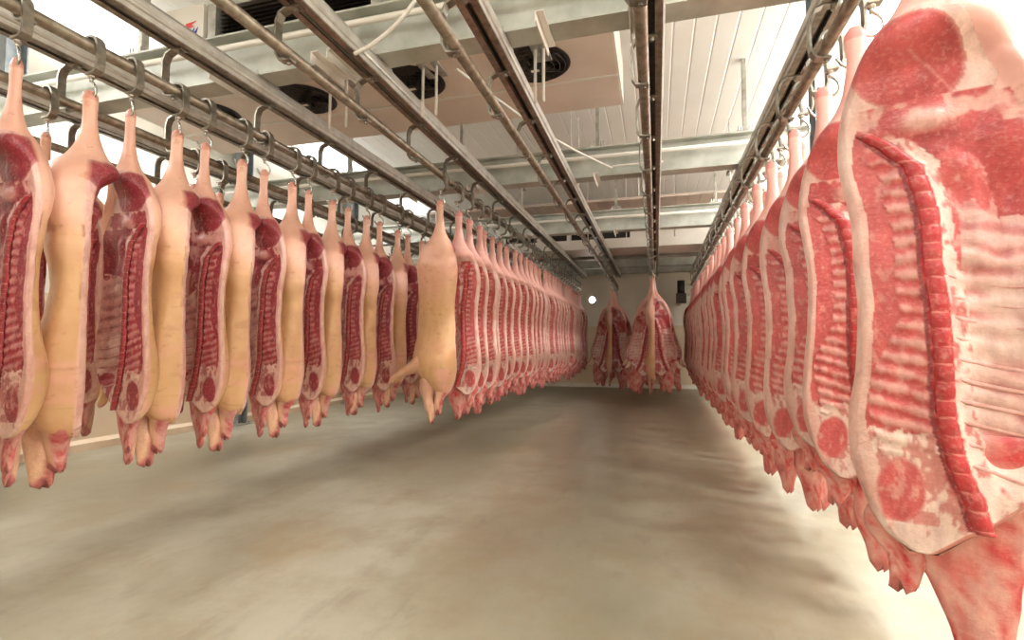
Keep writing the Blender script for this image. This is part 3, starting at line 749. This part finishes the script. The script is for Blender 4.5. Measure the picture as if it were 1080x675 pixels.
# right-hand row: cut faces towards the camera, backs towards the aisle; every second half hangs a little further back
def pair_row(y0, gap, inner, y1, near_end, gap2):
    out = []; y = y0
    while y < y1:
        out.append((y, 0)); out.append((y + inner * R_(.95, 1.1), 1)); y += (gap if y < near_end else gap2) * R_(.93, 1.07)
    return out
pr_ = [(1.72, 0)] + pair_row(2.36, .56, .24, 12.9, 5.5, .46)
for i, (y, bk) in enumerate(pr_):
    lod = 'hi' if i < 5 else ('mid' if i < 14 else 'lo')
    sc = (1.20, 1.05, 1.11) if i == 0 else (R_(1.08, 1.18), R_(.9, 1.0), R_(1.04, 1.07) if i < 5 else R_(1.07, 1.12))
    rz = math.radians(-18 if i == 0 else R_(-30, -14))
    look = 'large pink pork half with open rib cage' if i == 0 else 'pink split pork half with pale fat edge'
    hang('P', i, y, ('R', False, lod, [0, 1, 2][i % 3]), rz, look, sc, (R_(-.02, .02), R_(-.012, .012)), dx=-.09 if i == 0 else (-.05 + R_(-.02, .02) if not bk else .05), drop=-.05 if i == 0 else 0)
# middle-left row: first one shows its skin, the others their cut faces with backs to the aisle
mr_ = [(4.22, 0)]
while mr_[-1][0] < 12.8: mr_.append((mr_[-1][0] + (.40 if len(mr_) == 1 else R_(.25, .33)), random.random() < .4))
for i, (y, bk) in enumerate(mr_):
    if i == 0:
        hang('M', i, y, ('L', False, 'mid', 9), math.radians(180 - 8), 'tan pork half with foreleg and trotter sticking out')
    else:
        hang('M', i, y, ('M', True, 'hi' if i < 3 else ('mid' if i < 10 else 'lo'), i % 3), math.radians(R_(4, 16)), 'pink split pork half with pale fat edge', (R_(.97, 1.05), R_(.88, .96), R_(.98, 1.03)), (R_(-.015, .015), R_(-.01, .01)), dx=.02 if not bk else -.025)
# front left row: pairs that open like a book towards the aisle
ay = [1.36, 1.58, 1.90, 2.11, 2.40, 2.60, 2.91, 3.12, 3.43, 3.63, 3.96, 4.2, 4.53, 4.78, 5.18, 5.42, 5.8, 6.05, 6.45, 6.7, 7.1, 7.35]
for i, y in enumerate(ay):
    left = i % 2 == 0
    z = R_(.98, 1.02)
    if left:
        hang('A', i, y, ('L', False, 'hi' if i < 8 else 'mid', i % 3), math.radians(180 - (26 if i < 3 else R_(10, 18))), 'tan skinned pork half', (R_(.90, .96), R_(1.25, 1.35), z), (0, R_(-.01, .01)))
    else:
        hang('A', i, y, ('L', True, 'hi' if i < 8 else 'mid', (i // 2) % 3), math.radians(R_(-2, 10)), 'dark red split pork half with tan skin', (R_(.88, .94), R_(.68, .76), z), (0, R_(-.01, .01)))
by = [2.2, 2.42, 3.25, 3.5, 4.4, 4.65, 5.5, 5.75, 6.5, 6.75, 7.6, 7.85, 8.7, 8.95]
for i, y in enumerate(by):
    if i % 2 == 0: hang('B', i, y, ('L', False, 'mid', i % 3), math.radians(180 - R_(30, 42)), 'tan pork half seen through a gap', (1, 1, .96))
    else: hang('B', i, y, ('L', True, 'mid', i % 3), math.radians(R_(-10, 5)), 'dark red pork half seen through a gap', (1, .95, .96))
# far clusters on the two centre rails
for row, ys in (('O', [9.95] + [10.2 + .2 * k for k in range(10)]), ('N', [11.9] + [12.1 + .17 * k for k in range(8)])):
    for i, y in enumerate(ys):
        if i == 0:
            hang(row, i, y, ('L', False, 'mid', 9), math.radians(100), 'yellow skinned pork half seen edge on', (1, .8, 1.12))
        else:
            tl = (.19, .11, .15, .05, .2)[i % 5]
            hang(row, i, y, ('R', i % 2 == 0, 'lo', i % 3), math.radians(R_(-8, 8)), 'deep red split pork half', (1.15, .95, R_(1.05, 1.12)), tilt=(0, (-tl if i % 2 else tl)))
